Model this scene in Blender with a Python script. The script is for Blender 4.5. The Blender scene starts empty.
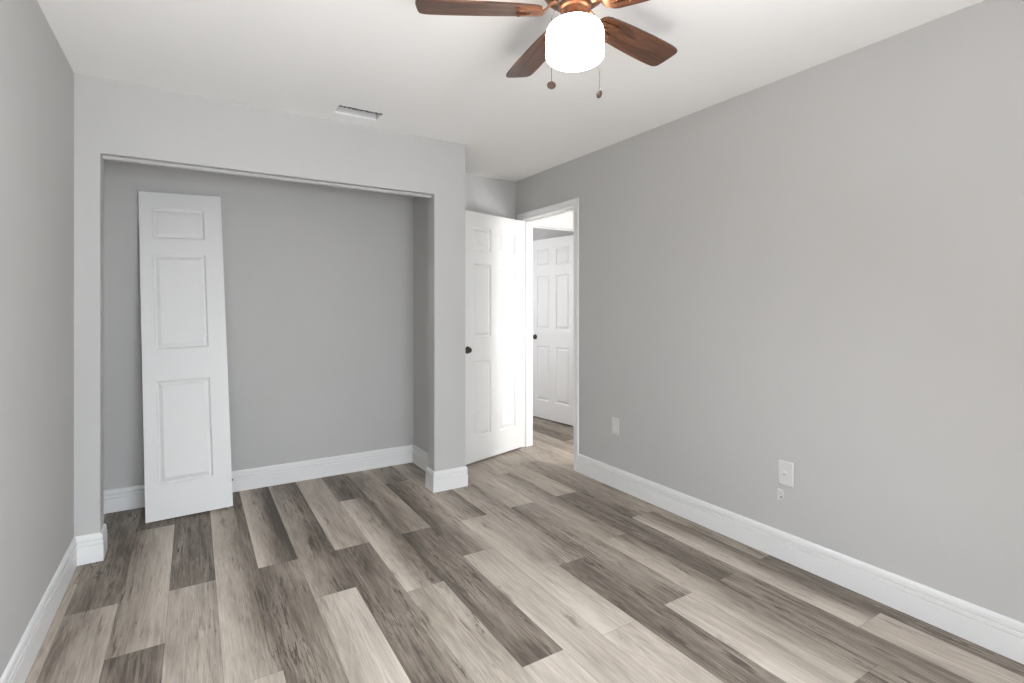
import bpy, bmesh, math, random
from mathutils import Vector, Matrix

random.seed(7)
scene = bpy.context.scene
col = scene.collection

# ------------------------------------------------------------------ camera
YAW = 0.553819988
cam_data = bpy.data.cameras.new('camera')
cam_data.sensor_fit = 'HORIZONTAL'
cam_data.sensor_width = 36.0
cam_data.lens = 514.907845 / 1024 * 36.0
cam_data.shift_y = (306.5 - 341.5) / 1024.0
cam_data.clip_start = 0.02
cam = bpy.data.objects.new('camera', cam_data)
cam.location = (0, 0, 1.28242)
cam.rotation_euler = (math.pi / 2, 0, -YAW)
col.objects.link(cam)
scene.camera = cam

# ------------------------------------------------------------------ world, daylight, exposure
world = bpy.data.worlds.new('world')
scene.world = world
world.use_nodes = True
bg = world.node_tree.nodes['Background']
bg.inputs[0].default_value = (0.62, 0.75, 1.0, 1)
bg.inputs[1].default_value = 0.6

scene.view_settings.view_transform = 'Standard'
scene.view_settings.look = 'None'
scene.view_settings.gamma = 1.0
scene.view_settings.use_curve_mapping = False
scene.view_settings.exposure = 0.31
scene.cycles.use_denoising = True
scene.cycles.denoising_prefilter = 'NONE'
scene.cycles.max_bounces = 14
scene.cycles.diffuse_bounces = 10
scene.cycles.glossy_bounces = 4
scene.cycles.sample_clamp_indirect = 8.0


def area_light(name, loc, direction, sx, sy, power, colour, spread=180):
    d = bpy.data.lights.new(name, 'AREA')
    d.shape = 'RECTANGLE'
    d.size, d.size_y = sx, sy
    d.energy = power
    d.color = colour
    d.spread = math.radians(spread)
    o = bpy.data.objects.new(name, d)
    o.location = loc
    o.rotation_euler = Vector(direction).to_track_quat('-Z', 'Y').to_euler()
    col.objects.link(o)
    return o


# daylight through the bedroom window behind the camera, and through the hall window
area_light('daylight_bedroom_window', (0.64, -0.60, 1.34), (-0.20, 1, -0.85), 1.42, 1.08, 47, (0.865, 0.94, 1.0), 134)
# added lamp tilted up to brighten the ceiling, standing in for sunlit ground
area_light('added_ceiling_uplight', (0.64, -0.595, 1.34), (-0.06, 0.80, 0.95), 1.42, 1.08, 20, (0.96, 0.97, 1.0), 112)
area_light('added_far_room_light', (1.64, 5.35, 1.40), (1, 0, 0), 0.86, 1.06, 16, (0.98, 0.98, 1.0))  # added lamp beyond the hall, brightens the face of the second door
sun_data = bpy.data.lights.new('sun', 'SUN')
sun_data.energy = 115
sun_data.angle = math.radians(2)
sun_data.color = (0.88, 0.95, 1.04)
sun = bpy.data.objects.new('sun', sun_data)
sun.rotation_euler = Vector((-0.22, 0.52, -0.82)).to_track_quat('-Z', 'Y').to_euler()
col.objects.link(sun)
area_light('daylight_hall_window', (3.57, 1.95, 1.12), (-1, 0.35, 0.1), 0.55, 0.80, 44, (1.0, 0.985, 0.96))

GLOBE_STRENGTH = 9.0

# ------------------------------------------------------------------ measurements (metres)
WL, WR = -0.504, 2.543            # left and right wall faces
YF, YB = 3.309, 4.049             # closet front face, back wall face
YR = -0.56                        # wall behind the camera
H = 2.44                          # ceiling
OX0, OX1, OZ = -0.401, 1.416, 2.06  # closet opening
PX = 1.654                        # right face of the closet partition
CX = 1.547                        # closet inside face of the partition
YFI = 3.423                       # closet side of the front wall
DY0, DY1, DZ = 3.185, 3.945, 2.064  # bedroom doorway in the right wall
WRO = 2.66                        # hall side of the right wall
HEY0, HEY1 = 4.085, 4.20          # hall end wall
HX0, HX1, HZ = 2.69, 3.447, 2.059  # doorway in it
HR = 3.52                         # hall right wall
NR = 3.56                         # right wall of the room beyond
NB = 6.26                         # its back wall


# ------------------------------------------------------------------ materials
def lin(r, g, b):
    f = lambda c: (c / 255 / 12.92) if c / 255 <= 0.04045 else ((c / 255 + 0.055) / 1.055) ** 2.4
    return (f(r), f(g), f(b), 1)


def new_mat(name):
    m = bpy.data.materials.new(name)
    m.use_nodes = True
    nt = m.node_tree
    return m, nt, nt.nodes['Principled BSDF']


def paint(name, colour, rough=0.6, bump=0.0, scale=180.0, var=0.0, spec=0.3):
    m, nt, b = new_mat(name)
    N, L = nt.nodes, nt.links
    b.inputs['Roughness'].default_value = rough
    b.inputs['Specular IOR Level'].default_value = spec
    tc = N.new('ShaderNodeTexCoord')
    if var:
        n = N.new('ShaderNodeTexNoise')
        n.inputs['Scale'].default_value = 2.2
        n.inputs['Detail'].default_value = 3
        L.new(tc.outputs['Object'], n.inputs['Vector'])
        mix = N.new('ShaderNodeMix')
        mix.data_type = 'RGBA'
        mix.inputs[6].default_value = tuple(c * (1 - var) for c in colour[:3]) + (1,)
        mix.inputs[7].default_value = tuple(min(1, c * (1 + var)) for c in colour[:3]) + (1,)
        L.new(n.outputs['Fac'], mix.inputs[0])
        L.new(mix.outputs[2], b.inputs['Base Color'])
    else:
        b.inputs['Base Color'].default_value = colour
    if bump:
        n2 = N.new('ShaderNodeTexNoise')
        n2.inputs['Scale'].default_value = scale
        n2.inputs['Detail'].default_value = 2
        L.new(tc.outputs['Object'], n2.inputs['Vector'])
        bp = N.new('ShaderNodeBump')
        bp.inputs['Strength'].default_value = bump
        bp.inputs['Distance'].default_value = 0.002
        L.new(n2.outputs['Fac'], bp.inputs['Height'])
        L.new(bp.outputs['Normal'], b.inputs['Normal'])
    return m


WALL = paint('grey_wall_paint', (0.525, 0.521, 0.514, 1), 0.75, 0.08, 28, 0.012, 0.2)
CEIL = paint('ceiling_paint', (0.89, 0.888, 0.882, 1), 0.9, 0.06, 30, 0.01, 0.1)
WHITE = paint('white_trim_paint', (0.80, 0.80, 0.80, 1), 0.4, 0.0, 1, 0, 0.4)
DOORW = paint('white_door_paint', (0.77, 0.77, 0.765, 1), 0.42, 0.03, 240, 0.006, 0.4)
HALLW = paint('overlit_hall_paint', (0.84, 0.84, 0.83, 1), 0.7, 0.1, 90, 0.01, 0.2)  # grey wall whitened: the strong hall light is put into this colour
PLATE = paint('painted_wall_plate', (0.65, 0.645, 0.635, 1), 0.4, 0.0, 1, 0, 0.4)
SLOT = paint('dark_slot', (0.10, 0.10, 0.10, 1), 0.8)
BRONZE = paint('dark_bronze', (0.085, 0.075, 0.066, 1), 0.38)
BRONZE.node_tree.nodes['Principled BSDF'].inputs['Metallic'].default_value = 0.7
STEEL = paint('zinc_steel', (0.45, 0.45, 0.46, 1), 0.35)
STEEL.node_tree.nodes['Principled BSDF'].inputs['Metallic'].default_value = 0.9
DUCT = paint('duct_lining', (0.70, 0.70, 0.69, 1), 0.7, 0.3, 60, 0.05)
PATCH = paint('chipped_paint', (0.65, 0.65, 0.645, 1), 0.7, 0.4, 160, 0.04)


def copper_mat():
    m, nt, b = new_mat('antique_copper')
    N, L = nt.nodes, nt.links
    b.inputs['Metallic'].default_value = 0.85
    b.inputs['Roughness'].default_value = 0.34
    tc = N.new('ShaderNodeTexCoord')
    n = N.new('ShaderNodeTexNoise')
    n.inputs['Scale'].default_value = 26
    n.inputs['Detail'].default_value = 4
    L.new(tc.outputs['Object'], n.inputs['Vector'])
    r = N.new('ShaderNodeValToRGB')
    r.color_ramp.elements[0].position = 0.3
    r.color_ramp.elements[0].color = (0.16, 0.066, 0.035, 1)
    r.color_ramp.elements[1].position = 0.75
    r.color_ramp.elements[1].color = (0.36, 0.165, 0.09, 1)
    L.new(n.outputs['Fac'], r.inputs[0])
    L.new(r.outputs[0], b.inputs['Base Color'])
    return m


COPPER = copper_mat()
CHAIN = paint('grey_chain', (0.07, 0.065, 0.06, 1), 0.5)
FOBM = paint('brown_fob', (0.07, 0.045, 0.03, 1), 0.4)


def blade_mat():
    m, nt, b = new_mat('walnut_blade')
    N, L = nt.nodes, nt.links
    b.inputs['Roughness'].default_value = 0.32
    tc = N.new('ShaderNodeTexCoord')
    mp = N.new('ShaderNodeMapping')
    mp.inputs['Scale'].default_value = (3.0, 30, 30)
    L.new(tc.outputs['Object'], mp.inputs['Vector'])
    n = N.new('ShaderNodeTexNoise')
    n.inputs['Scale'].default_value = 1.6
    n.inputs['Detail'].default_value = 6
    n.inputs['Distortion'].default_value = 1.4
    L.new(mp.outputs[0], n.inputs['Vector'])
    r = N.new('ShaderNodeValToRGB')
    r.color_ramp.elements[0].position = 0.28
    r.color_ramp.elements[0].color = (0.020, 0.009, 0.005, 1)
    r.color_ramp.elements[1].position = 0.74
    r.color_ramp.elements[1].color = (0.165, 0.068, 0.034, 1)
    L.new(n.outputs['Fac'], r.inputs[0])
    L.new(r.outputs[0], b.inputs['Base Color'])
    return m


BLADE = blade_mat()


def globe_mat():
    m, nt, b = new_mat('lit_opal_glass')
    b.inputs['Base Color'].default_value = (0.9, 0.88, 0.85, 1)
    b.inputs['Roughness'].default_value = 0.25
    b.inputs['Emission Color'].default_value = (1.0, 0.93, 0.84, 1)
    b.inputs['Emission Strength'].default_value = GLOBE_STRENGTH
    return m


GLOBE = globe_mat()


def glass_mat():
    m, nt, b = new_mat('window_glass')
    N, L = nt.nodes, nt.links
    tr = N.new('ShaderNodeBsdfTransparent')
    gl = N.new('ShaderNodeBsdfGlossy')
    gl.inputs['Roughness'].default_value = 0.02
    mx = N.new('ShaderNodeMixShader')
    mx.inputs[0].default_value = 0.06
    L.new(tr.outputs[0], mx.inputs[1])
    L.new(gl.outputs[0], mx.inputs[2])
    L.new(mx.outputs[0], N['Material Output'].inputs['Surface'])
    return m


GLASS = glass_mat()


def floor_mat():
    m, nt, b = new_mat('vinyl_plank')
    N, L = nt.nodes, nt.links

    def math_(op, a, c=None, clamp=False):
        n = N.new('ShaderNodeMath')
        n.operation = op
        n.use_clamp = clamp
        for i, v in enumerate((a, c)):
            if v is None:
                continue
            if isinstance(v, (int, float)):
                n.inputs[i].default_value = v
            else:
                L.new(v, n.inputs[i])
        return n.outputs[0]

    def attr(name):
        n = N.new('ShaderNodeAttribute')
        n.attribute_name = name
        return n

    tone = attr('tone').outputs['Fac']
    seed = attr('seed').outputs['Fac']
    side = attr('side').outputs['Fac']
    uv = N.new('ShaderNodeUVMap')
    uv.uv_map = 'plank'
    sep = N.new('ShaderNodeSeparateXYZ')
    L.new(uv.outputs[0], sep.inputs[0])
    px, py = sep.outputs[0], sep.outputs[1]      # metres across (-w/2..w/2) and along the plank

    def coords(sx, sy):
        c = N.new('ShaderNodeCombineXYZ')
        L.new(math_('MULTIPLY', px, sx), c.inputs[0])
        L.new(math_('MULTIPLY', py, sy), c.inputs[1])
        L.new(math_('MULTIPLY', seed, 37.0), c.inputs[2])
        return c.outputs[0]

    def noise(vec, detail=4, dist=0.0, rough=0.55):
        n = N.new('ShaderNodeTexNoise')
        n.inputs['Scale'].default_value = 1.0
        n.inputs['Detail'].default_value = detail
        n.inputs['Distortion'].default_value = dist
        n.inputs['Roughness'].default_value = rough
        L.new(vec, n.inputs['Vector'])
        return n.outputs['Fac']

    broad = noise(coords(11, 1.5), 3, 0.4)              # wide light and dark bands along a plank
    grain = noise(coords(95, 3.2), 6, 0.7, 0.66)        # long grain
    fine = noise(coords(430, 14.0), 3, 0.2, 0.7)
    crack = noise(coords(62, 3.4), 7, 1.8, 0.72)        # dark mineral streaks
    crackmask = noise(coords(9, 2.2), 2, 0.2)
    figure = math_('SINE', math_('MULTIPLY', noise(coords(7, 0.75), 2, 0.5), 95.0))   # cathedral figure
    # knots
    v = N.new('ShaderNodeTexVoronoi')
    v.inputs['Scale'].default_value = 1.0
    wob = noise(coords(30, 14), 3, 0.5)
    cc = N.new('ShaderNodeCombineXYZ')
    L.new(math_('ADD', math_('MULTIPLY', px, 11.0), math_('MULTIPLY', wob, 0.55)), cc.inputs[0])
    L.new(math_('ADD', math_('MULTIPLY', py, 2.0), math_('MULTIPLY', wob, 0.35)), cc.inputs[1])
    L.new(math_('MULTIPLY', seed, 53.0), cc.inputs[2])
    L.new(cc.outputs[0], v.inputs['Vector'])
    knot = N.new('ShaderNodeMapRange')
    knot.interpolation_type = 'SMOOTHSTEP'
    knot.inputs[1].default_value = 0.20
    knot.inputs[2].default_value = 0.04
    L.new(v.outputs['Distance'], knot.inputs[0])
    kf = knot.outputs[0]

    t = math_('ADD', tone, math_('MULTIPLY', math_('SUBTRACT', broad, 0.5), 0.95))
    t = math_('ADD', t, math_('MULTIPLY', math_('SUBTRACT', grain, 0.5), 0.72))
    t = math_('ADD', t, math_('MULTIPLY', math_('SUBTRACT', fine, 0.5), 0.50))
    t = math_('ADD', t, math_('MULTIPLY', figure, 0.035))
    t = math_('ADD', t, math_('MULTIPLY', math_('MULTIPLY', px, side), 5.5))
    cr = N.new('ShaderNodeMapRange')
    cr.interpolation_type = 'SMOOTHSTEP'
    cr.inputs[1].default_value = 0.53
    cr.inputs[2].default_value = 0.585
    L.new(crack, cr.inputs[0])
    cm = N.new('ShaderNodeMapRange')
    cm.interpolation_type = 'SMOOTHSTEP'
    cm.inputs[1].default_value = 0.42
    cm.inputs[2].default_value = 0.62
    L.new(crackmask, cm.inputs[0])
    dk = math_('SUBTRACT', 0.66, math_('MULTIPLY', tone, 0.62))
    t = math_('SUBTRACT', t, math_('MULTIPLY', math_('MULTIPLY', cr.outputs[0], cm.outputs[0]), dk))
    t = math_('SUBTRACT', t, math_('MULTIPLY', kf, 0.34), True)
    ramp = N.new('ShaderNodeValToRGB')
    e = ramp.color_ramp.elements
    e[0].position, e[0].color = 0.0, (0.092, 0.074, 0.059, 1)
    e[1].position, e[1].color = 1.0, (0.63, 0.563, 0.492, 1)
    for p, c in ((0.22, (0.203, 0.168, 0.137, 1)), (0.5, (0.360, 0.309, 0.260, 1)), (0.75, (0.490, 0.430, 0.370, 1))):
        x = e.new(p)
        x.color = c
    L.new(t, ramp.inputs[0])
    # micro bevel at the plank edges
    edge = attr('halflen').outputs['Fac']
    dx = math_('SUBTRACT', 0.09065, math_('ABSOLUTE', px))
    dy = math_('SUBTRACT', edge, math_('ABSOLUTE', py))
    dmin = math_('MINIMUM', dx, dy)
    seam = N.new('ShaderNodeMapRange')
    seam.inputs[1].default_value = 0.0
    seam.inputs[2].default_value = 0.0016
    L.new(dmin, seam.inputs[0])
    mix = N.new('ShaderNodeMix')
    mix.data_type = 'RGBA'
    mix.blend_type = 'MULTIPLY'
    mix.inputs[0].default_value = 1.0
    L.new(ramp.outputs[0], mix.inputs[6])
    sc_ = math_('ADD', math_('MULTIPLY', seam.outputs[0], 0.45), 0.55)
    cmb = N.new('ShaderNodeCombineXYZ')
    for i in range(3):
        L.new(sc_, cmb.inputs[i])
    L.new(cmb.outputs[0], mix.inputs[7])
    L.new(mix.outputs[2], b.inputs['Base Color'])
    b.inputs['Roughness'].default_value = 0.5
    b.inputs['Specular IOR Level'].default_value = 0.32
    bp = N.new('ShaderNodeBump')
    bp.inputs['Strength'].default_value = 0.25
    bp.inputs['Distance'].default_value = 0.0012
    L.new(math_('ADD', math_('MULTIPLY', seam.outputs[0], 0.8), math_('MULTIPLY', grain, 0.25)), bp.inputs['Height'])
    L.new(bp.outputs['Normal'], b.inputs['Normal'])
    return m


FLOOR = floor_mat()


# ------------------------------------------------------------------ mesh helpers
def link_mesh(name, bm, mat, parent=None, smooth=False):
    bmesh.ops.recalc_face_normals(bm, faces=bm.faces)
    me = bpy.data.meshes.new(name)
    bm.to_mesh(me)
    bm.free()
    me.materials.append(mat)
    if smooth:
        for p in me.polygons:
            p.use_smooth = True
        try:
            me.set_sharp_from_angle(angle=math.radians(38))
        except Exception:
            pass
    o = bpy.data.objects.new(name, me)
    col.objects.link(o)
    if parent:
        o.parent = parent
    return o


def tag(o, label=None, cat=None, group=None, kind=None):
    if label:
        o['label'] = label
    if cat:
        o['category'] = cat
    if group:
        o['group'] = group
    if kind:
        o['kind'] = kind
    return o


def empty(name, loc, rot=(0, 0, 0)):
    o = bpy.data.objects.new(name, None)
    o.empty_display_size = 0.05
    o.location = loc
    o.rotation_euler = rot
    col.objects.link(o)
    return o


def box(bm, x0, x1, y0, y1, z0, z1, bevel=0.0, M=None):
    vs = [bm.verts.new((x, y, z)) for x in (x0, x1) for y in (y0, y1) for z in (z0, z1)]
    fs = [bm.faces.new([vs[i] for i in q]) for q in
          ((0, 1, 3, 2), (4, 6, 7, 5), (0, 4, 5, 1), (2, 3, 7, 6), (0, 2, 6, 4), (1, 5, 7, 3))]
    if bevel:
        es = {e for f in fs for e in f.edges}
        r = bmesh.ops.bevel(bm, geom=list(es), offset=bevel, segments=2, affect='EDGES', profile=0.7)
        vs = list({v for f in r['faces'] for v in f.verts} | {v for v in vs if v.is_valid})
    if M is not None:
        bmesh.ops.transform(bm, matrix=M, verts=[v for v in vs if v.is_valid])
    return vs


def lathe(bm, prof, seg=40, M=None, cap0=True, cap1=True):
    rings = []
    for r, z in prof:
        ring = []
        for i in range(seg):
            a = 2 * math.pi * i / seg
            p = Vector((r * math.cos(a), r * math.sin(a), z))
            ring.append(bm.verts.new(M @ p if M is not None else p))
        rings.append(ring)
    for a, b in zip(rings, rings[1:]):
        for i in range(seg):
            bm.faces.new((a[i], a[(i + 1) % seg], b[(i + 1) % seg], b[i]))
    if cap0:
        bm.faces.new(rings[0][::-1])
    if cap1:
        bm.faces.new(rings[-1])


def tube(bm, pts, r, seg=8):
    pts = [Vector(p) for p in pts]
    rings = []
    for i, p in enumerate(pts):
        t = (pts[min(i + 1, len(pts) - 1)] - pts[max(i - 1, 0)]).normalized()
        a = t.orthogonal().normalized() if abs(t.z) > 0.99 else t.cross(Vector((0, 0, 1))).normalized()
        b = t.cross(a)
        rr = r[i] if isinstance(r, (list, tuple)) else r
        rings.append([bm.verts.new(p + a * rr * math.cos(2 * math.pi * k / seg) + b * rr * math.sin(2 * math.pi * k / seg)) for k in range(seg)])
    for A, B in zip(rings, rings[1:]):
        for k in range(seg):
            bm.faces.new((A[k], A[(k + 1) % seg], B[(k + 1) % seg], B[k]))
    bm.faces.new(rings[0][::-1])
    bm.faces.new(rings[-1])


def moulding(bm, path, prof, side=1):
    """profile (offset, z) swept along a plan path with mitred corners; side=+1 grows to the left of travel"""
    P = [Vector((x, y)) for x, y in path]
    rings = []
    for i, p in enumerate(P):
        ns = []
        if i > 0:
            d = (p - P[i - 1]).normalized()
            ns.append(Vector((-d.y, d.x)) * side)
        if i < len(P) - 1:
            d = (P[i + 1] - p).normalized()
            ns.append(Vector((-d.y, d.x)) * side)
        if len(ns) == 2:
            m = (ns[0] + ns[1]).normalized()
            m = m / max(0.2, m.dot(ns[0]))
        else:
            m = ns[0]
        rings.append([bm.verts.new((p.x + m.x * o, p.y + m.y * o, z)) for o, z in prof])
    n = len(prof)
    for A, B in zip(rings, rings[1:]):
        for k in range(n):
            bm.faces.new((A[k], A[(k + 1) % n], B[(k + 1) % n], B[k]))
    bm.faces.new(rings[0])
    bm.faces.new(rings[-1][::-1])


def casing_frame(bm, corners, normal, prof):
    """door casing: profile (across, out) swept up, over and down with mitres.
    corners: four (along, z) inner points of the opening; normal/along given as axis vectors."""
    al, nv = normal
    dirs = []
    C = [Vector(c) for c in corners]
    cent = (C[0] + C[1] + C[2] + C[3]) / 4
    rings = []
    for i, c in enumerate(C):
        if i in (0, 3):
            m = Vector((1 if c.x > cent.x else -1, 0))
        else:
            m = Vector((1 if c.x > cent.x else -1, 1))
        ring = []
        for a, o in prof:
            q = c + m * a
            ring.append(bm.verts.new(Vector(al) * q.x + Vector((0, 0, q.y)) + Vector(nv[0]) + Vector(nv[1]) * o))
        rings.append(ring)
    n = len(prof)
    for A, B in zip(rings, rings[1:]):
        for k in range(n):
            bm.faces.new((A[k], A[(k + 1) % n], B[(k + 1) % n], B[k]))
    bm.faces.new(rings[0])
    bm.faces.new(rings[-1][::-1])


def panel_face(bm, w, h, y, ny, panels, flip):
    """one moulded face of a door (local x 0..w, z 0..h, at y, outward ny=+-1)"""
    xs = sorted({0.0, w} | {p[0] for p in panels} | {p[1] for p in panels})
    zs = sorted({0.0, h} | {p[2] for p in panels} | {p[3] for p in panels})
    grid = {(i, j): bm.verts.new((x, y, z)) for i, x in enumerate(xs) for j, z in enumerate(zs)}
    # inset, depth of each ring of the moulded panel
    rings = [(0.002, 0.0035), (0.007, 0.0110), (0.011, 0.0128), (0.015, 0.0125), (0.032, 0.0028), (0.035, 0.0015)]
    for i in range(len(xs) - 1):
        for j in range(len(zs) - 1):
            q = [grid[i, j], grid[i + 1, j], grid[i + 1, j + 1], grid[i, j + 1]]
            mid = ((xs[i] + xs[i + 1]) / 2, (zs[j] + zs[j + 1]) / 2)
            if any(p[0] < mid[0] < p[1] and p[2] < mid[1] < p[3] for p in panels):
                prev = q
                for ins, dep in rings:
                    x0, x1, z0, z1 = xs[i] + ins, xs[i + 1] - ins, zs[j] + ins, zs[j + 1] - ins
                    cur = [bm.verts.new((x, y - ny * dep, z)) for x, z in ((x0, z0), (x1, z0), (x1, z1), (x0, z1))]
                    for k in range(4):
                        bm.faces.new((prev[k], prev[(k + 1) % 4], cur[(k + 1) % 4], cur[k]))
                    prev = cur
                bm.faces.new(prev)
            else:
                bm.faces.new(q)
    n, m = len(xs), len(zs)
    loop = [grid[i, 0] for i in range(n)] + [grid[n - 1, j] for j in range(1, m)] + \
           [grid[i, m - 1] for i in range(n - 2, -1, -1)] + [grid[0, j] for j in range(m - 2, 0, -1)]
    return loop


def panel_slab(w, h, t, panels):
    bm = bmesh.new()
    a = panel_face(bm, w, h, 0.0, -1, panels, False)
    b = panel_face(bm, w, h, t, 1, panels, True)
    n = len(a)
    for k in range(n):
        bm.faces.new((a[k], a[(k + 1) % n], b[(k + 1) % n], b[k]))
    bmesh.ops.recalc_face_normals(bm, faces=bm.faces)
    return bm


SIX = lambda w: [(x0, x1, z0, z1) for x0, x1 in ((0.112, w / 2 - 0.052), (w / 2 + 0.052, w - 0.112))
                 for z0, z1 in ((0.20, 0.82), (1.015, 1.615), (1.725, 1.915))]

# ------------------------------------------------------------------ floor
ROW0, RW, PL = -0.275, 0.1813, 1.2575
# row index -> (Y of one end joint, {plank number: (tone, side)}); plank n spans joint + n*PL .. joint + (n+1)*PL
rows = {
    -1: (2.786, {0: (.22, 0), -1: (.52, .4), -2: (.3, 0)}),
    0: (2.364, {1: (.18, 0), 0: (.58, .6), -1: (.20, 0)}),
    1: (2.786, {0: (.20, 0), -1: (.62, -.2), -2: (.4, 0)}),
    2: (1.970, {0: (.56, -.7), -1: (.72, 0)}, {0}),
    3: (2.797, {0: (.46, -1.1), -1: (.30, .3), -2: (.5, 0)}),
    4: (2.378, {0: (.36, -.5), -1: (.78, .3)}, {0}),
    5: (2.790, {0: (.70, -.2), -1: (.26, .2), -2: (.5, 0)}),
    6: (2.215, {1: (.20, 0), 0: (.56, -.8), -1: (.56, 0)}),
    7: (2.794, {0: (.50, .3), -1: (.22, .2), -2: (.80, 0)}),
    8: (2.384, {1: (.4, 0), 0: (.36, .5), -1: (.72, -.2)}),
    9: (2.780, {0: (.48, -.5), -1: (.76, -.3), -2: (.74, -.1)}),
    10: (2.047, {1: (.5, 0), 0: (.48, -.3), -1: (.22, 0)}),
    11: (2.797, {0: (.70, .2), -1: (.40, .3), -2: (.74, -.2)}),
    12: (2.137, {1: (.58, 0), 0: (.50, -.4), -1: (.52, -.6), -2: (.22, 0)}),
    13: (2.800, {0: (.62, .1), -1: (.20, .2), -2: (.32, 0)}),
    14: (2.280, {1: (.5, 0), 0: (.38, .2), -1: (.52, -.8), -2: (.68, 0)}),
    15: (1.560, {1: (.55, 0), 0: (.36, -.3), -1: (.20, 0)}),
}


def build_floor():
    X0, X1, Y0, Y1 = -0.62, 3.70, -0.72, 6.40
    bm = bmesh.new()
    uvl = bm.loops.layers.uv.new('plank')
    tl = bm.faces.layers.float.new('tone')
    sl = bm.faces.layers.float.new('seed')
    dl = bm.faces.layers.float.new('side')
    hl = bm.faces.layers.float.new('halflen')
    rnd = random.Random(11)
    r = -2
    while ROW0 + r * RW < X1:
        xa, xb = ROW0 + r * RW, ROW0 + (r + 1) * RW
        j, tones, *mg = rows.get(r, (rnd.uniform(0, PL), {}))
        mg = mg[0] if mg else set()
        for n in range(-6, 6):
            if n - 1 in mg:
                continue
            ya, yb = j + n * PL, j + (n + (2 if n in mg else 1)) * PL
            y0, y1, x0, x1 = max(ya, Y0), min(yb, Y1), max(xa, X0), min(xb, X1)
            tr = (rnd.choice((.22, .4, .5, .58, .66)), rnd.uniform(-.4, .4))
            if y1 - y0 < 1e-4 or x1 - x0 < 1e-4:
                continue
            tone, sd = tones.get(n, tr)
            f = bm.faces.new([bm.verts.new((x, y, 0)) for x, y in ((x0, y0), (x1, y0), (x1, y1), (x0, y1))])
            f[tl], f[sl], f[dl], f[hl] = tone, rnd.random(), sd, (yb - ya) / 2
            for lp in f.loops:
                lp[uvl].uv = (lp.vert.co.x - (xa + xb) / 2, lp.vert.co.y - (ya + yb) / 2)
        r += 1
    me = bpy.data.meshes.new('floor')
    bm.to_mesh(me)
    bm.free()
    me.materials.append(FLOOR)
    o = bpy.data.objects.new('floor', me)
    col.objects.link(o)
    tag(o, 'grey brown wood-look plank floor running towards the closet', 'floor', kind='structure')


build_floor()


# ------------------------------------------------------------------ walls and ceiling
def wall(name, boxes, mat, label):
    bm = bmesh.new()
    for b in boxes:
        box(bm, *b)
    return tag(link_mesh(name, bm, mat), label, 'wall', kind='structure')


wall('wall_left', [(WL - 0.1, WL, YR - 0.1, YB + 0.1, 0, H)], WALL, 'plain grey wall at the left edge of the photo')
wall('wall_front', [(WL, OX0, YF, YFI, 0, H), (OX1, PX, YF, YFI, 0, H), (OX0, OX1, YF, YFI, OZ, H)], WALL,
     'grey closet front wall with the wide doorless opening')
wall('wall_closet_side', [(CX, PX, YFI, YB, 0, H)], WALL, 'grey partition between the closet and the door alcove')
wall('wall_back', [(WL, WR, YB, YB + 0.1, 0, H)], WALL, 'grey wall at the back of the closet and of the door alcove')
wall('wall_right', [(WR, WRO, YR - 0.1, DY0 - 0.018, 0, H), (WR, WRO, DY1 + 0.018, HEY0, 0, H), (WR, WRO, DY0 - 0.018, DY1 + 0.018, DZ + 0.018, H)],
     WALL, 'long bare grey wall on the right with two wall plates')
WX0, WX1, WZ0, WZ1 = -0.10, 1.38, 0.78, 1.90
wall('wall_rear', [(WL, WX0, YR - 0.1, YR, 0, H), (WX1, WR, YR - 0.1, YR, 0, H), (WX0, WX1, YR - 0.1, YR, 0, WZ0), (WX0, WX1, YR - 0.1, YR, WZ1, H)],
     WALL, 'grey window wall behind the camera')
wall('wall_hall_end', [(1.5, WRO, YB + 0.1, HEY1, 0, H), (WRO, HX0 - 0.018, HEY0, HEY1, 0, H), (HX1 + 0.018, NR, HEY0, HEY1, 0, H), (HX0 - 0.018, HX1 + 0.018, HEY0, HEY1, HZ + 0.018, H)],
     HALLW, 'hall wall above the second doorway, strong light put into its colour')
VY0, VY1, VZ0, VZ1 = 1.53, 2.37, 0.70, 1.80
wall('wall_hall_right', [(HR, HR + 0.1, 0.6, VY0, 0, H), (HR, HR + 0.1, VY1, HEY0, 0, H), (HR, HR + 0.1, VY0, VY1, 0, VZ0), (HR, HR + 0.1, VY0, VY1, VZ1, H)],
     HALLW, 'hall wall with the hall window, coloured as strongly lit')
wall('wall_hall_near', [(WRO, HR + 0.1, 0.5, 0.6, 0, H)], HALLW, 'wall closing the near end of the hall, coloured as strongly lit')
wall('wall_far_room_right', [(NR, NR + 0.1, HEY1, NB, 0, H)], WALL, 'grey wall behind the open hall door')
UY0, UY1, UZ0, UZ1 = 4.90, 5.80, 0.85, 1.95  # opening for the added far-room window
wall('wall_far_room_left', [(1.5, 1.6, HEY1, UY0, 0, H), (1.5, 1.6, UY1, NB, 0, H), (1.5, 1.6, UY0, UY1, 0, UZ0), (1.5, 1.6, UY0, UY1, UZ1, H)], WALL, 'grey left wall of the room beyond the hall')
wall('wall_far_room_back', [(1.5, NR + 0.1, NB, NB + 0.1, 0, H)], WALL, 'grey wall far beyond the hall doorway above the second door')

# ceiling with the ragged register cut-out
VX0, VX1, VYA, VYB = 0.712, 0.968, 3.040, 3.176


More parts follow.
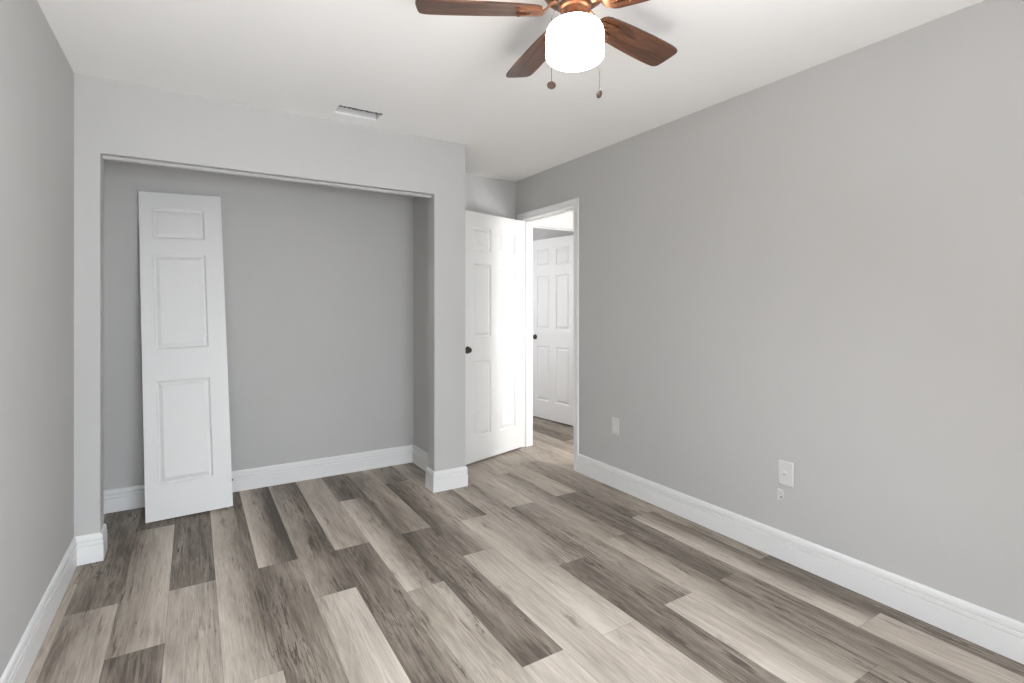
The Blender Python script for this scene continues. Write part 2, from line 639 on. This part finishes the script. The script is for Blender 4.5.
def build_ceiling():
    bm = bmesh.new()
    T = 0.014
    X0, X1, Y0, Y1 = WL - 0.1, NR + 0.1, YR - 0.1, NB + 0.1
    box(bm, X0, VX0, Y0, Y1, H, H + T)
    box(bm, VX1, X1, Y0, Y1, H, H + T)
    box(bm, VX0, VX1, VYB, Y1, H, H + T)
    rnd = random.Random(3)
    n = 26
    pts = [(VX0 + (VX1 - VX0) * i / n, VYA + (rnd.uniform(-0.004, 0.005) if 0 < i < n else 0)) for i in range(n + 1)]
    poly = [(VX1, Y0), (VX0, Y0)]
    lo = [bm.verts.new((x, y, H)) for x, y in pts + poly]
    hi = [bm.verts.new((x, y, H + T)) for x, y in pts + poly]
    bm.faces.new(lo)
    bm.faces.new(hi[::-1])
    m = len(lo)
    for i in range(m):
        bm.faces.new((lo[i], lo[(i + 1) % m], hi[(i + 1) % m], hi[i]))
    return tag(link_mesh('ceiling', bm, CEIL), 'flat white ceiling with the fan and the register hole', 'ceiling', kind='structure')


build_ceiling()

# ------------------------------------------------------------------ baseboards
BB = [(0, 0), (.0140, 0), (.0140, .0865), (.0130, .088), (.0050, .0885), (.0050, .0935), (.0130, .094), (.0130, .1075),
      (.0120, .109), (.0035, .1095), (.0035, .1145), (.0110, .115), (.0106, .128), (.0082, .137), (.004, .1415), (0, .142)]


def base(name, path, side, label):
    bm = bmesh.new()
    moulding(bm, path, BB, side)
    return tag(link_mesh(name, bm, WHITE), label, 'baseboard', kind='structure')


base('baseboard_left', [(WL, YR), (WL, YF), (OX0, YF), (OX0, YFI), (WL, YFI), (WL, YB), (CX, YB), (CX, YFI), (OX1, YFI), (OX1, YF), (PX, YF), (PX, YB), (WR, YB), (WR, DY1 + 0.064)],
     -1, 'white grooved baseboard along the left wall, through the closet and round its corner')
base('baseboard_right', [(WR, DY0 - 0.060), (WR, YR), (WL + 0.0136, YR)], -1, 'white grooved baseboard along the right wall')
base('baseboard_hall', [(WRO, HEY0), (WRO, DY1 + 0.064)], 1, 'white baseboard in the hall corner')

# ------------------------------------------------------------------ door casings and jambs
CAS = [(0.005, 0.0), (0.005, 0.009), (0.009, 0.0115), (0.018, 0.0115), (0.0195, 0.0075), (0.0235, 0.0075), (0.025, 0.0145), (0.048, 0.0165), (0.057, 0.0165), (0.061, 0.013), (0.061, 0.0)]


def doorway_trim(name, axis, a0, a1, z1, f0, f1, label, stop_at, sides=(True, True)):
    """jamb lining plus a moulded casing on each face; axis 'y' means the opening runs along Y in a wall facing X"""
    bm = bmesh.new()

    def bx(u0, u1, v0, v1, z0, zz):
        if axis == 'y':
            box(bm, v0, v1, u0, u1, z0, zz)
        else:
            box(bm, u0, u1, v0, v1, z0, zz)
    bx(a0 - 0.018, a0, f0, f1, 0, z1 + 0.018)
    bx(a1, a1 + 0.018, f0, f1, 0, z1 + 0.018)
    bx(a0, a1, f0, f1, z1, z1 + 0.018)
    s0, s1 = stop_at                                    # door stop strips
    bx(a0, a0 + 0.011, s0, s1, 0, z1)
    bx(a1 - 0.011, a1, s0, s1, 0, z1)
    bx(a0 + 0.011, a1 - 0.011, s0, s1, z1 - 0.011, z1)
    cs = [(a0 , 0), (a0, z1), (a1, z1), (a1, 0)]
    cs = [(a0 - 0.0, 0), (a0 - 0.0, z1), (a1 + 0.0, z1), (a1 + 0.0, 0)]
    for on, face, sgn in ((sides[0], f0, -1), (sides[1], f1, 1)):
        if not on:
            continue
        if axis == 'y':
            casing_frame(bm, cs, ((0, 1, 0), ((face, 0, 0), (sgn, 0, 0))), CAS)
        else:
            casing_frame(bm, cs, ((1, 0, 0), ((0, face, 0), (0, sgn, 0))), CAS)
    return tag(link_mesh(name, bm, WHITE), label, 'door frame', kind='structure')


doorway_trim('trim_1', 'y', DY0, DY1, DZ, WR, WRO, 'white casing and jamb round the bedroom doorway in the right wall', (2.585, 2.618))
doorway_trim('trim_2', 'x', HX0, HX1, HZ, HEY0, HEY1, 'white frame of the second doorway at the end of the hall', (4.12, 4.153), (False, False))


# windows (out of view, they let the daylight in; the far-room one is added)
def window(name, axis, a0, a1, z0, z1, f0, f1, label):
    root = empty(name, (0, 0, 0))
    tag(root, label, 'window', kind='structure')
    fr = bmesh.new()
    gl = bmesh.new()

    def bx(bm, u0, u1, v0, v1, c0, c1):
        if axis == 'y':
            box(bm, v0, v1, u0, u1, c0, c1)
        else:
            box(bm, u0, u1, v0, v1, c0, c1)
    w = 0.03
    bx(fr, a0, a0 + w, f0, f1, z0, z1)
    bx(fr, a1 - w, a1, f0, f1, z0, z1)
    bx(fr, a0 + w, a1 - w, f0, f1, z0, z0 + w)
    bx(fr, a0 + w, a1 - w, f0, f1, z1 - w, z1)
    link_mesh('window_frame', fr, WHITE, root)
    m = (f0 + f1) / 2
    bx(gl, a0 + w, a1 - w, f0 + 0.005, f0 + 0.010, z0 + w, z1 - w)
    link_mesh('pane', gl, GLASS, root)
    return root


# panes sit outside the area lights that carry the daylight
window('window_1', 'x', WX0, WX1, WZ0, WZ1, YR - 0.095, YR - 0.005, 'white framed window in the wall behind the camera')
window('added_window_3', 'y', UY0, UY1, UZ0, UZ1, 1.505, 1.595, 'added unseen white framed window of the room beyond the hall')  # unseen window added around the lamp that brightens the second door
wh = window('window_2', 'y', VY0, VY1, VZ0, VZ1, HR + 0.005, HR + 0.095, 'white framed hall window')
for c in wh.children:
    if c.name.startswith('pane'):
        c.location.x = 0.075


# ------------------------------------------------------------------ doors
def knob_bm(sgn, x, z, face):
    """rosette, neck and round knob growing along local -y (sgn=-1) or +y"""
    bm = bmesh.new()
    M = Matrix.Translation((x, face, z)) @ Matrix.Rotation(math.pi / 2 * (1 if sgn < 0 else -1), 4, 'X')
    prof = [(0.0, 0.0), (0.029, 0.0), (0.030, 0.003), (0.027, 0.006), (0.014, 0.008), (0.012, 0.010), (0.0115, 0.014),
            (0.014, 0.017), (0.020, 0.020), (0.0225, 0.024), (0.0225, 0.028), (0.0200, 0.033), (0.014, 0.0355), (0.007, 0.0366), (0.002, 0.0368)]
    lathe(bm, prof[1:], 28, M)
    return bm


def six_panel_door(name, w, h, t, pivot, ang, knob_x, label, z0):
    root = empty(name, (pivot[0], pivot[1], z0), (0, 0, ang))
    tag(root, label, 'door', kind='structure')
    slab = link_mesh('door_panel', panel_slab(w, h, t, SIX(w)), DOORW, root)
    for sgn, face in ((-1, 0.0), (1, t)):
        k = link_mesh('knob', knob_bm(sgn, knob_x, 0.933 - z0, face), BRONZE, root, smooth=True)
        k['label'] = 'dark bronze round knob'
    return root


# bedroom door: local x runs from the free edge to the hinge; y=0 is the face towards the camera
TH = math.radians(17.2)
DW = 0.752
hx, hy = 2.543, 3.912            # hinge end of the camera-side face
d = Vector((math.cos(TH), math.sin(TH)))
six_panel_door('door_1', DW, 2.038, 0.035, (hx - d.x * DW, hy - d.y * DW), TH, 0.046,
               'white six-panel door standing open in the alcove beside the closet corner', 0.016)

# second door, seen through the doorway: local x runs from the knob edge to the hinge
a = Vector((3.352, 4.945))
b = Vector((3.432, 4.293))
e = (b - a).normalized()
DW2 = 0.745
p0 = Vector((3.345, 5.00))
six_panel_door('door_2', DW2, 2.030, 0.035, (p0.x, p0.y), math.atan2(e.y, e.x), 0.088,
               'white six-panel door seen through the bedroom doorway, across the hall', 0.014)


# ------------------------------------------------------------------ bifold leaf leaning in the closet
def build_leaf():
    W, L, T = 0.4545, 2.032, 0.028
    R = (Matrix.Rotation(math.radians(-1.68), 4, 'Z') @ Matrix.Rotation(math.radians(-8.45), 4, 'X') @ Matrix.Rotation(math.radians(-1.82), 4, 'Y'))
    root = empty('bifold_door_leaf', (-0.2417, 3.7187, 0.004))
    root.rotation_euler = R.to_euler()
    tag(root, 'white three-panel folding door leaf leaning on the back wall inside the closet', 'door')
    pans = [(0.066, W - 0.102, z0, z1) for z0, z1 in ((0.205, 0.825), (1.02, 1.625), (1.728, 1.928))]
    link_mesh('door_panel', panel_slab(W, L, T, pans), DOORW, root)
    bm = bmesh.new()
    M = Matrix.Translation((W - 0.026, T / 2, -0.016))
    lathe(bm, [(0.0045, 0.0), (0.0045, 0.004), (0.0035, 0.005), (0.0035, 0.012), (0.007, 0.0125), (0.007, 0.016)], 14, M)
    p = link_mesh('pivot_pin', bm, STEEL, root, True)
    p['label'] = 'steel bottom pivot pin'
    bm = bmesh.new()
    M = Matrix.Translation((W, T * 0.62, 0.158)) @ Matrix.Rotation(math.pi / 2, 4, 'Y')
    lathe(bm, [(0.007, 0.0), (0.007, 0.003), (0.0045, 0.004), (0.0045, 0.007)], 14, M)
    p = link_mesh('edge_stud', bm, BRONZE, root, True)
    p['label'] = 'small dark stud on the edge'
    return root


build_leaf()


# ------------------------------------------------------------------ closet track under the header
def build_track():
    root = empty('closet_door_track', ((OX0 + OX1) / 2, 3.371, OZ))
    tag(root, 'thin white metal track under the top of the closet opening', 'track')
    bm = bmesh.new()
    hw = (OX1 - OX0) / 2 - 0.003
    # inverted U channel with inturned lips
    prof = [(-.014, 0), (-.014, -.016), (-.006, -.016), (-.006, -.0148), (-.0125, -.0148), (-.0125, -.0015), (.0125, -.0015), (.0125, -.0148), (.006, -.0148), (.006, -.016), (.014, -.016), (.014, 0)]
    A = [bm.verts.new((-hw, y, z)) for y, z in prof]
    B = [bm.verts.new((hw, y, z)) for y, z in prof]
    n = len(prof)
    for k in range(n):
        bm.faces.new((A[k], A[(k + 1) % n], B[(k + 1) % n], B[k]))
    bm.faces.new(A)
    bm.faces.new(B[::-1])
    link_mesh('channel', bm, WALL, root)
    for x in (-hw + 0.04, hw - 0.04):
        bm = bmesh.new()
        box(bm, x - 0.016, x + 0.016, -0.012, 0.012, -0.013, -0.005, 0.001)
        lathe(bm, [(0.005, -0.0155), (0.005, -0.013)], 14, Matrix.Translation((x, 0, 0)))
        q = link_mesh('pivot_socket', bm, STEEL, root)
        q['label'] = 'grey metal pivot socket in the track end'


build_track()


# ------------------------------------------------------------------ register hole in the ceiling
def build_duct():
    cx, cy = (VX0 + VX1) / 2, (VYA + VYB) / 2
    root = empty('ceiling_vent', (cx, cy, H + 0.0145))
    tag(root, 'open rectangular vent hole without a grille in the ceiling above the closet', 'vent')
    hx_, hy_, hh, t = (VX1 - VX0) / 2 + 0.001, (VYB - VYA) / 2 + 0.006, 0.15, 0.004
    bm = bmesh.new()
    box(bm, -hx_ - t, -hx_, -hy_ - t, hy_ + t, 0, hh)
    box(bm, hx_, hx_ + t, -hy_ - t, hy_ + t, 0, hh)
    box(bm, -hx_, hx_, -hy_ - t, -hy_, 0, hh)
    box(bm, -hx_, hx_, hy_, hy_ + t, 0, hh)
    box(bm, -hx_ - t, hx_ + t, -hy_ - t, hy_ + t, hh, hh + t)
    link_mesh('duct_box', bm, DUCT, root)
    bm = bmesh.new()
    lathe(bm, [(0.050, hh - 0.012), (0.056, hh - 0.012), (0.056, hh - 0.0005), (0.050, hh - 0.0005)], 28, None, False, False)
    link_mesh('collar', bm, DUCT, root, True)
    torn_edge(root)


def torn_edge(root):
    bm = bmesh.new()
    rnd = random.Random(21)
    n = 44
    top, bot = [], []
    for i in range(n + 1):
        x = -(VX1 - VX0) / 2 + (VX1 - VX0) * i / n
        y = -(VYB - VYA) / 2 + 0.007 + rnd.uniform(-0.002, 0.002)
        top.append((x, y))
        bot.append((x, y + rnd.uniform(-0.001, 0.004), rnd.uniform(0.001, 0.008) if 0 < i < n else 0.0))
    for z0, dy in ((-0.002, 0.0), ):
        A = [bm.verts.new((x, y, z0)) for x, y in top]
        B = [bm.verts.new((x, y, -0.0145 - dz)) for x, y, dz in bot]
        A2 = [bm.verts.new((x, y - 0.002, z0)) for x, y in top]
        B2 = [bm.verts.new((x, y - 0.002, -0.0145 - dz)) for x, y, dz in bot]
        for i in range(n):
            bm.faces.new((A[i], A[i + 1], B[i + 1], B[i]))
            bm.faces.new((A2[i], A2[i + 1], B2[i + 1], B2[i]))
            bm.faces.new((B[i], B[i + 1], B2[i + 1], B2[i]))
            bm.faces.new((A[i], A[i + 1], A2[i + 1], A2[i]))
        bm.faces.new((A[0], B[0], B2[0], A2[0]))
        bm.faces.new((A[-1], B[-1], B2[-1], A2[-1]))
    t = link_mesh('torn_edge', bm, SLOT, root)
    t['label'] = 'dark ragged torn edge of the hole'


build_duct()


# ------------------------------------------------------------------ wall plates on the right wall
def plate_bm(w, h, t=0.006):
    """bevelled plate in local YZ, growing to -X"""
    bm = bmesh.new()
    rings = []
    for ins, x in ((0, 0), (0, -0.0025), (0.0022, -0.0048), (0.006, -t)):
        hw, hh = w / 2 - ins, h / 2 - ins
        c = 0.004
        rings.append([bm.verts.new((x, y, z)) for y, z in
                      ((-hw + c, -hh), (hw - c, -hh), (hw, -hh + c), (hw, hh - c), (hw - c, hh), (-hw + c, hh), (-hw, hh - c), (-hw, -hh + c))])
    for A, B in zip(rings, rings[1:]):
        for k in range(8):
            bm.faces.new((A[k], A[(k + 1) % 8], B[(k + 1) % 8], B[k]))
    bm.faces.new(rings[0])
    bm.faces.new(rings[-1])
    return bm


def build_outlet():
    root = empty('wall_outlet', (WR, 2.7165, 0.4365))
    tag(root, 'small painted duplex outlet low on the right wall, the one nearer the doorway', 'outlet')
    link_mesh('cover_plate', plate_bm(0.071, 0.116), PLATE, root)
    for z in (-0.0195, 0.0195):
        bm = bmesh.new()
        M = Matrix.Translation((-0.0058, 0, z)) @ Matrix.Rotation(-math.pi / 2, 4, 'Y')
        n = 24
        lo, hi = [], []
        for i in range(n):
            t = 2 * math.pi * i / n
            y = 0.0165 * math.cos(t)
            zz = max(-0.0135, min(0.0135, 0.0165 * math.sin(t)))
            lo.append(bm.verts.new((-0.0055, y, z + zz)))
            hi.append(bm.verts.new((-0.0078, y * 0.95, z + zz * 0.95)))
        for i in range(n):
            bm.faces.new((lo[i], lo[(i + 1) % n], hi[(i + 1) % n], hi[i]))
        bm.faces.new(hi)
        bm.faces.new(lo[::-1])
        r = link_mesh('receptacle', bm, PLATE, root)
        bm = bmesh.new()
        for y, hgt in ((-0.0065, 0.0042), (0.0065, 0.0034)):
            box(bm, -0.0081, -0.0074, y - 0.0008, y + 0.0008, z + 0.002 - hgt + 0.002, z + 0.002 + hgt + 0.002)
        lathe(bm, [(0.0022, 0.0), (0.0022, 0.0006)], 12, Matrix.Translation((-0.0075, 0, z - 0.0075)) @ Matrix.Rotation(-math.pi / 2, 4, 'Y'))
        link_mesh('slots', bm, PLATE, r)
    bm = bmesh.new()
    lathe(bm, [(0.0032, 0.0), (0.0026, 0.0014)], 14, Matrix.Translation((-0.0058, 0, 0)) @ Matrix.Rotation(-math.pi / 2, 4, 'Y'))
    link_mesh('screw', bm, PLATE, root)


build_outlet()


def build_cable_plate():
    root = empty('cable_plate', (WR, 1.483, 0.4400))
    tag(root, 'painted wall plate with a hooded cable hole, directly above the chipped patch', 'wall plate')
    link_mesh('cover_plate', plate_bm(0.0775, 0.124), PLATE, root)
    # hood: half a dome whose mouth opens downwards over a dark cable hole
    bm = bmesh.new()
    n, m_ = 16, 7
    R_, D_, cy, cz = 0.0175, 0.013, 0.006, 0.0
    outer, inner = [], []
    for k, (rr, dd) in enumerate(((R_, D_), (R_ - 0.0025, D_ - 0.0025))):
        for i in range(m_ + 1):
            el = math.pi / 2 * i / m_
            row = []
            for q in range(n + 1):
                az = math.pi * q / n
                row.append(bm.verts.new((-0.0056 - dd * math.sin(el) * math.sin(az) ** 0.5 * (1 if 0 < q < n else 0), cy + rr * math.cos(az), cz + rr * math.cos(el) * math.sin(az))))
            (outer if k == 0 else inner).append(row)
    for G in (outer, inner):
        for A, B in zip(G, G[1:]):
            for q in range(n):
                bm.faces.new((A[q], A[q + 1], B[q + 1], B[q]))
    for q in range(n):
        bm.faces.new((outer[-1][q], outer[-1][q + 1], inner[-1][q + 1], inner[-1][q]))
    bmesh.ops.remove_doubles(bm, verts=bm.verts, dist=0.00005)
    link_mesh('hood', bm, PLATE, root, True)
    bm = bmesh.new()
    lathe(bm, [(0.0135, 0.0), (0.0135, 0.0005)], 24, Matrix.Translation((-0.0058, cy, cz + 0.001)) @ Matrix.Rotation(-math.pi / 2, 4, 'Y') @ Matrix.Diagonal((0.55, 1, 1, 1)))
    h = link_mesh('cable_hole', bm, SLOT, root)
    h['label'] = 'dark cable hole'
    for z in (-0.0415, 0.0415):
        bm = bmesh.new()
        lathe(bm, [(0.0033, 0.0), (0.0026, 0.0014)], 14, Matrix.Translation((-0.0058, 0, z)) @ Matrix.Rotation(-math.pi / 2, 4, 'Y'))
        link_mesh('screw', bm, PLATE, root)


build_cable_plate()


def build_patch():
    root = empty('wall_patch', (WR, 1.511, 0.319))
    tag(root, 'small chipped patch of torn paint just below the cable plate', 'wall patch')
    bm = bmesh.new()
    rnd = random.Random(5)
    edge = [(-.016, -.012), (-.010, -.026), (-.002, -.018), (.006, -.022), (.015, -.033), (.017, -.010), (.0165, .012), (.017, .032), (.006, .034), (-.006, .031), (-.015, .033), (-.0165, .014)]
    lo = [bm.verts.new((0, y, z)) for y, z in edge]
    hi = [bm.verts.new((-0.0042 - rnd.uniform(0, .0016), y * .9, z * .92)) for y, z in edge]
    n = len(edge)
    for i in range(n):
        bm.faces.new((lo[i], lo[(i + 1) % n], hi[(i + 1) % n], hi[i]))
    c = bm.verts.new((-0.0034, 0, 0.002))
    for i in range(n):
        bm.faces.new((hi[i], hi[(i + 1) % n], c))
    bm.faces.new(lo)
    link_mesh('torn_paint', bm, PATCH, root)
    bm = bmesh.new()
    pts = [(-.0042, .000, -.012), (-.0052, -.002, -.005), (-.0054, -.006, -.001), (-.0052, -.010, -.004), (-.0042, -.012, -.013)]
    tube(bm, pts, [0.0010, 0.0017, 0.0021, 0.0017, 0.0010], 7)
    k = link_mesh('gouge', bm, SLOT, root, True)
    k['label'] = 'dark curved gouge in the chipped patch'


build_patch()


# ------------------------------------------------------------------ ceiling fan
def build_fan():
    hx_, hy_ = 1.102, 1.376
    root = empty('ceiling_fan', (hx_, hy_, H))
    tag(root, 'five-blade copper and walnut ceiling fan with a lit white drum globe', 'ceiling fan')
    Z = lambda z: z - H
    bm = bmesh.new()
    lathe(bm, [(0.050, Z(2.4395)), (0.082, Z(2.4395)), (0.086, Z(2.434)), (0.084, Z(2.418)), (0.074, Z(2.410))], 40)
    link_mesh('canopy', bm, COPPER, root, True)
    bm = bmesh.new()
    lathe(bm, [(0.072, Z(2.411)), (0.092, Z(2.408)), (0.104, Z(2.398)), (0.108, Z(2.384)), (0.108, Z(2.362)), (0.112, Z(2.359)), (0.112, Z(2.352)), (0.106, Z(2.348)), (0.100, Z(2.334)), (0.084, Z(2.324)), (0.060, Z(2.320))], 48)
    link_mesh('motor_housing', bm, COPPER, root, True)
    bm = bmesh.new()
    lathe(bm, [(0.058, Z(2.3205)), (0.066, Z(2.318)), (0.066, Z(2.308)), (0.052, Z(2.303))], 40)
    link_mesh('flywheel', bm, BRONZE, root, True)
    bm = bmesh.new()
    lathe(bm, [(0.050, Z(2.3035)), (0.055, Z(2.300)), (0.052, Z(2.292)), (0.044, Z(2.288)), (0.043, Z(2.264)), (0.048, Z(2.258)), (0.049, Z(2.250)), (0.046, Z(2.2475))], 40)
    ft = link_mesh('light_fitter', bm, COPPER, root, True)
    for k in range(3):
        an = math.radians(20 + 120 * k)
        bm = bmesh.new()
        M = Matrix.Translation((0.047 * math.cos(an), 0.047 * math.sin(an), Z(2.2545))) @ Matrix.Rotation(an, 4, 'Z') @ Matrix.Rotation(math.pi / 2, 4, 'Y')
        lathe(bm, [(0.0022, 0.0), (0.0022, 0.006), (0.0048, 0.0065), (0.0048, 0.011), (0.003, 0.012)], 12, M)
        link_mesh('thumb_screw', bm, COPPER, ft, True)
    bm = bmesh.new()
    lathe(bm, [(0.0445, Z(2.2500)), (0.0455, Z(2.2475)), (0.062, Z(2.2450)), (0.077, Z(2.2395)), (0.089, Z(2.2300)), (0.0955, Z(2.2190)), (0.0985, Z(2.2050)), (0.0990, Z(2.1900)), (0.0990, Z(2.1400)),
               (0.0978, Z(2.1310)), (0.0940, Z(2.1235)), (0.086, Z(2.1185)), (0.070, Z(2.1160)), (0.045, Z(2.1140)), (0.015, Z(2.1130)), (0.001, Z(2.1129))], 56)
    gl = link_mesh('globe', bm, GLOBE, root, True)
    gl['label'] = 'glowing white opal glass drum globe'

    # one blade along +X (local to its own origin at the hub axis), then copies
    R1 = 0.533
    Zb = Z(2.285)
    blade_me = iron_me = None
    t0 = math.radians(7.3)
    for k in range(5):
        an = t0 + k * 2 * math.pi / 5
        if blade_me is None:
            bm = bmesh.new()
            # outline: narrow rounded root, widening, rounded square tip
            top = [(0.112, 0.020), (0.116, 0.032), (0.126, 0.0410), (0.142, 0.0465), (0.200, 0.0525), (0.280, 0.0580), (0.360, 0.0615), (0.430, 0.0630), (0.480, 0.0625), (0.508, 0.0605), (0.522, 0.0560), (0.530, 0.0480), (0.533, 0.0370), (R1 + 0.001, 0.018)]
            out = top + [(x, -y) for x, y in reversed(top)]
            lo = [bm.verts.new((x, y, -0.003)) for x, y in out]
            hi = [bm.verts.new((x, y, 0.003)) for x, y in out]
            n = len(out)
            bm.faces.new(lo[::-1])
            bm.faces.new(hi)
            for i in range(n):
                bm.faces.new((lo[i], lo[(i + 1) % n], hi[(i + 1) % n], hi[i]))
            b0 = link_mesh('blade', bm, BLADE, root)
            blade_me = b0.data
            bl = b0
        else:
            bl = bpy.data.objects.new('blade', blade_me)
            col.objects.link(bl)
            bl.parent = root
        bl.location = (0, 0, Zb)
        bl.rotation_euler = (Matrix.Rotation(an, 4, 'Z') @ Matrix.Rotation(math.radians(-11), 4, 'X')).to_euler()
        if iron_me is None:
            bm = bmesh.new()
            # arm from the flywheel dropping to a three-lobed foot screwed under the blade
            arm = [(0.058, 0.024), (0.072, 0.025), (0.086, 0.018), (0.098, 0.004), (0.108, -0.0065), (0.126, -0.0075)]
            wid = (0.012, 0.012, 0.011, 0.013, 0.018, 0.024)
            sec = []
            for (x, z), wdt in zip(arm, wid):
                sec.append([bm.verts.new((x, sg * wdt, z + q)) for sg, q in ((-1, -0.0035), (1, -0.0035), (1, 0.0035), (-1, 0.0035))])
            for A, B in zip(sec, sec[1:]):
                for i in range(4):
                    bm.faces.new((A[i], A[(i + 1) % 4], B[(i + 1) % 4], B[i]))
            bm.faces.new(sec[0])
            bm.faces.new(sec[-1][::-1])
            # two prongs and a short middle tongue screwed under the blade
            for sg, x1, w0, y0, y1 in ((1, 0.200, 0.0085, 0.0155, 0.023), (-1, 0.200, 0.0085, 0.0155, 0.023), (1, 0.162, 0.0065, 0.0, 0.0)):
                n = 8
                lo, hi = [], []
                edge = []
                for q in range(n + 1):
                    f_ = q / n
                    edge.append((0.122 + (x1 - 0.122) * f_, sg * (y0 + (y1 - y0) * math.sin(f_ * math.pi / 2)), w0 * (1.0 if q < n else 0.75)))
                for x, y, w_ in edge:
                    lo.append((bm.verts.new((x, y - w_, -0.0112)), bm.verts.new((x, y + w_, -0.0112))))
                    hi.append((bm.verts.new((x, y - w_, -0.0032)), bm.verts.new((x, y + w_, -0.0032))))
                for q in range(n):
                    bm.faces.new((lo[q][0], lo[q + 1][0], lo[q + 1][1], lo[q][1]))
                    bm.faces.new((hi[q][0], hi[q][1], hi[q + 1][1], hi[q + 1][0]))
                    bm.faces.new((lo[q][0], hi[q][0], hi[q + 1][0], lo[q + 1][0]))
                    bm.faces.new((lo[q][1], lo[q + 1][1], hi[q + 1][1], hi[q][1]))
                bm.faces.new((lo[0][0], lo[0][1], hi[0][1], hi[0][0]))
                bm.faces.new((lo[-1][0], hi[-1][0], hi[-1][1], lo[-1][1]))
            for x, y in ((0.190, -0.0225), (0.190, 0.0225), (0.154, 0.0)):
                lathe(bm, [(0.0028, -0.0145), (0.0052, -0.0128), (0.0052, -0.0111)], 12, Matrix.Translation((x, y, 0)))
            i0 = link_mesh('blade_iron', bm, COPPER, bl)
            iron_me = i0.data
            i0['label'] = 'copper blade bracket'
        else:
            i1 = bpy.data.objects.new('blade_iron', iron_me)
            col.objects.link(i1)
            i1.parent = bl
            i1['label'] = 'copper blade bracket'

    # pull chains: cam-space axes at the hub
    rt = Vector((math.cos(YAW), -math.sin(YAW), 0))
    fw = Vector((math.sin(YAW), math.cos(YAW), 0))
    for lat, dep, zf, fob in ((-0.0845, -0.066, 2.006, 'disc'), (0.0925, 0.055, 2.027, 'egg')):
        p = rt * lat + fw * dep
        u = p.normalized()
        bm = bmesh.new()
        pts = [u * 0.048 + Vector((0, 0, Z(2.275))), u * 0.075 + Vector((0, 0, Z(2.270))), u * (p.length - 0.012) + Vector((0, 0, Z(2.252))), u * p.length + Vector((0, 0, Z(2.225))), p + Vector((0, 0, Z(2.10))), p + Vector((0, 0, Z(zf + 0.010)))]
        tube(bm, pts, 0.0010, 8)
        z = 2.222
        while z > zf + 0.014:          # the beads of the chain
            bmesh.ops.create_icosphere(bm, subdivisions=1, radius=0.0015, matrix=Matrix.Translation(p + Vector((0, 0, Z(z)))))
            z -= 0.0058
        ch = link_mesh('pull_chain', bm, CHAIN, root, True)
        bm = bmesh.new()
        if fob == 'disc':
            M = Matrix.Translation(p + Vector((0, 0, Z(zf)))) @ Matrix.Rotation(-YAW, 4, 'Z') @ Matrix.Rotation(math.pi / 2 + 0.1, 4, 'X')
            lathe(bm, [(0.009, -0.0045), (0.0135, -0.004), (0.0148, -0.001), (0.0148, 0.001), (0.0135, 0.004), (0.009, 0.0045)], 28, M @ Matrix.Diagonal((1, 0.84, 1, 1)))
            M2 = M @ Matrix.Translation((0, 0, 0.0045))
            lathe(bm, [(0.008, 0.0), (0.007, 0.0012), (0.0055, 0.0)], 24, M2, False, False)
        else:
            M = Matrix.Translation(p + Vector((0, 0, Z(zf)))) @ Matrix.Rotation(-YAW, 4, 'Z') @ Matrix.Rotation(0.28, 4, 'Y')
            prof = [(0.0015, 0.0150), (0.0045, 0.0135), (0.0080, 0.0085), (0.0096, 0.0020), (0.0094, -0.0040), (0.0072, -0.0105), (0.0040, -0.0140), (0.0012, -0.0150)]
            lathe(bm, prof, 24, M)
        f = link_mesh('fob', bm, FOBM, ch, True)
        f['label'] = 'dark bronze pull fob'


build_fan()
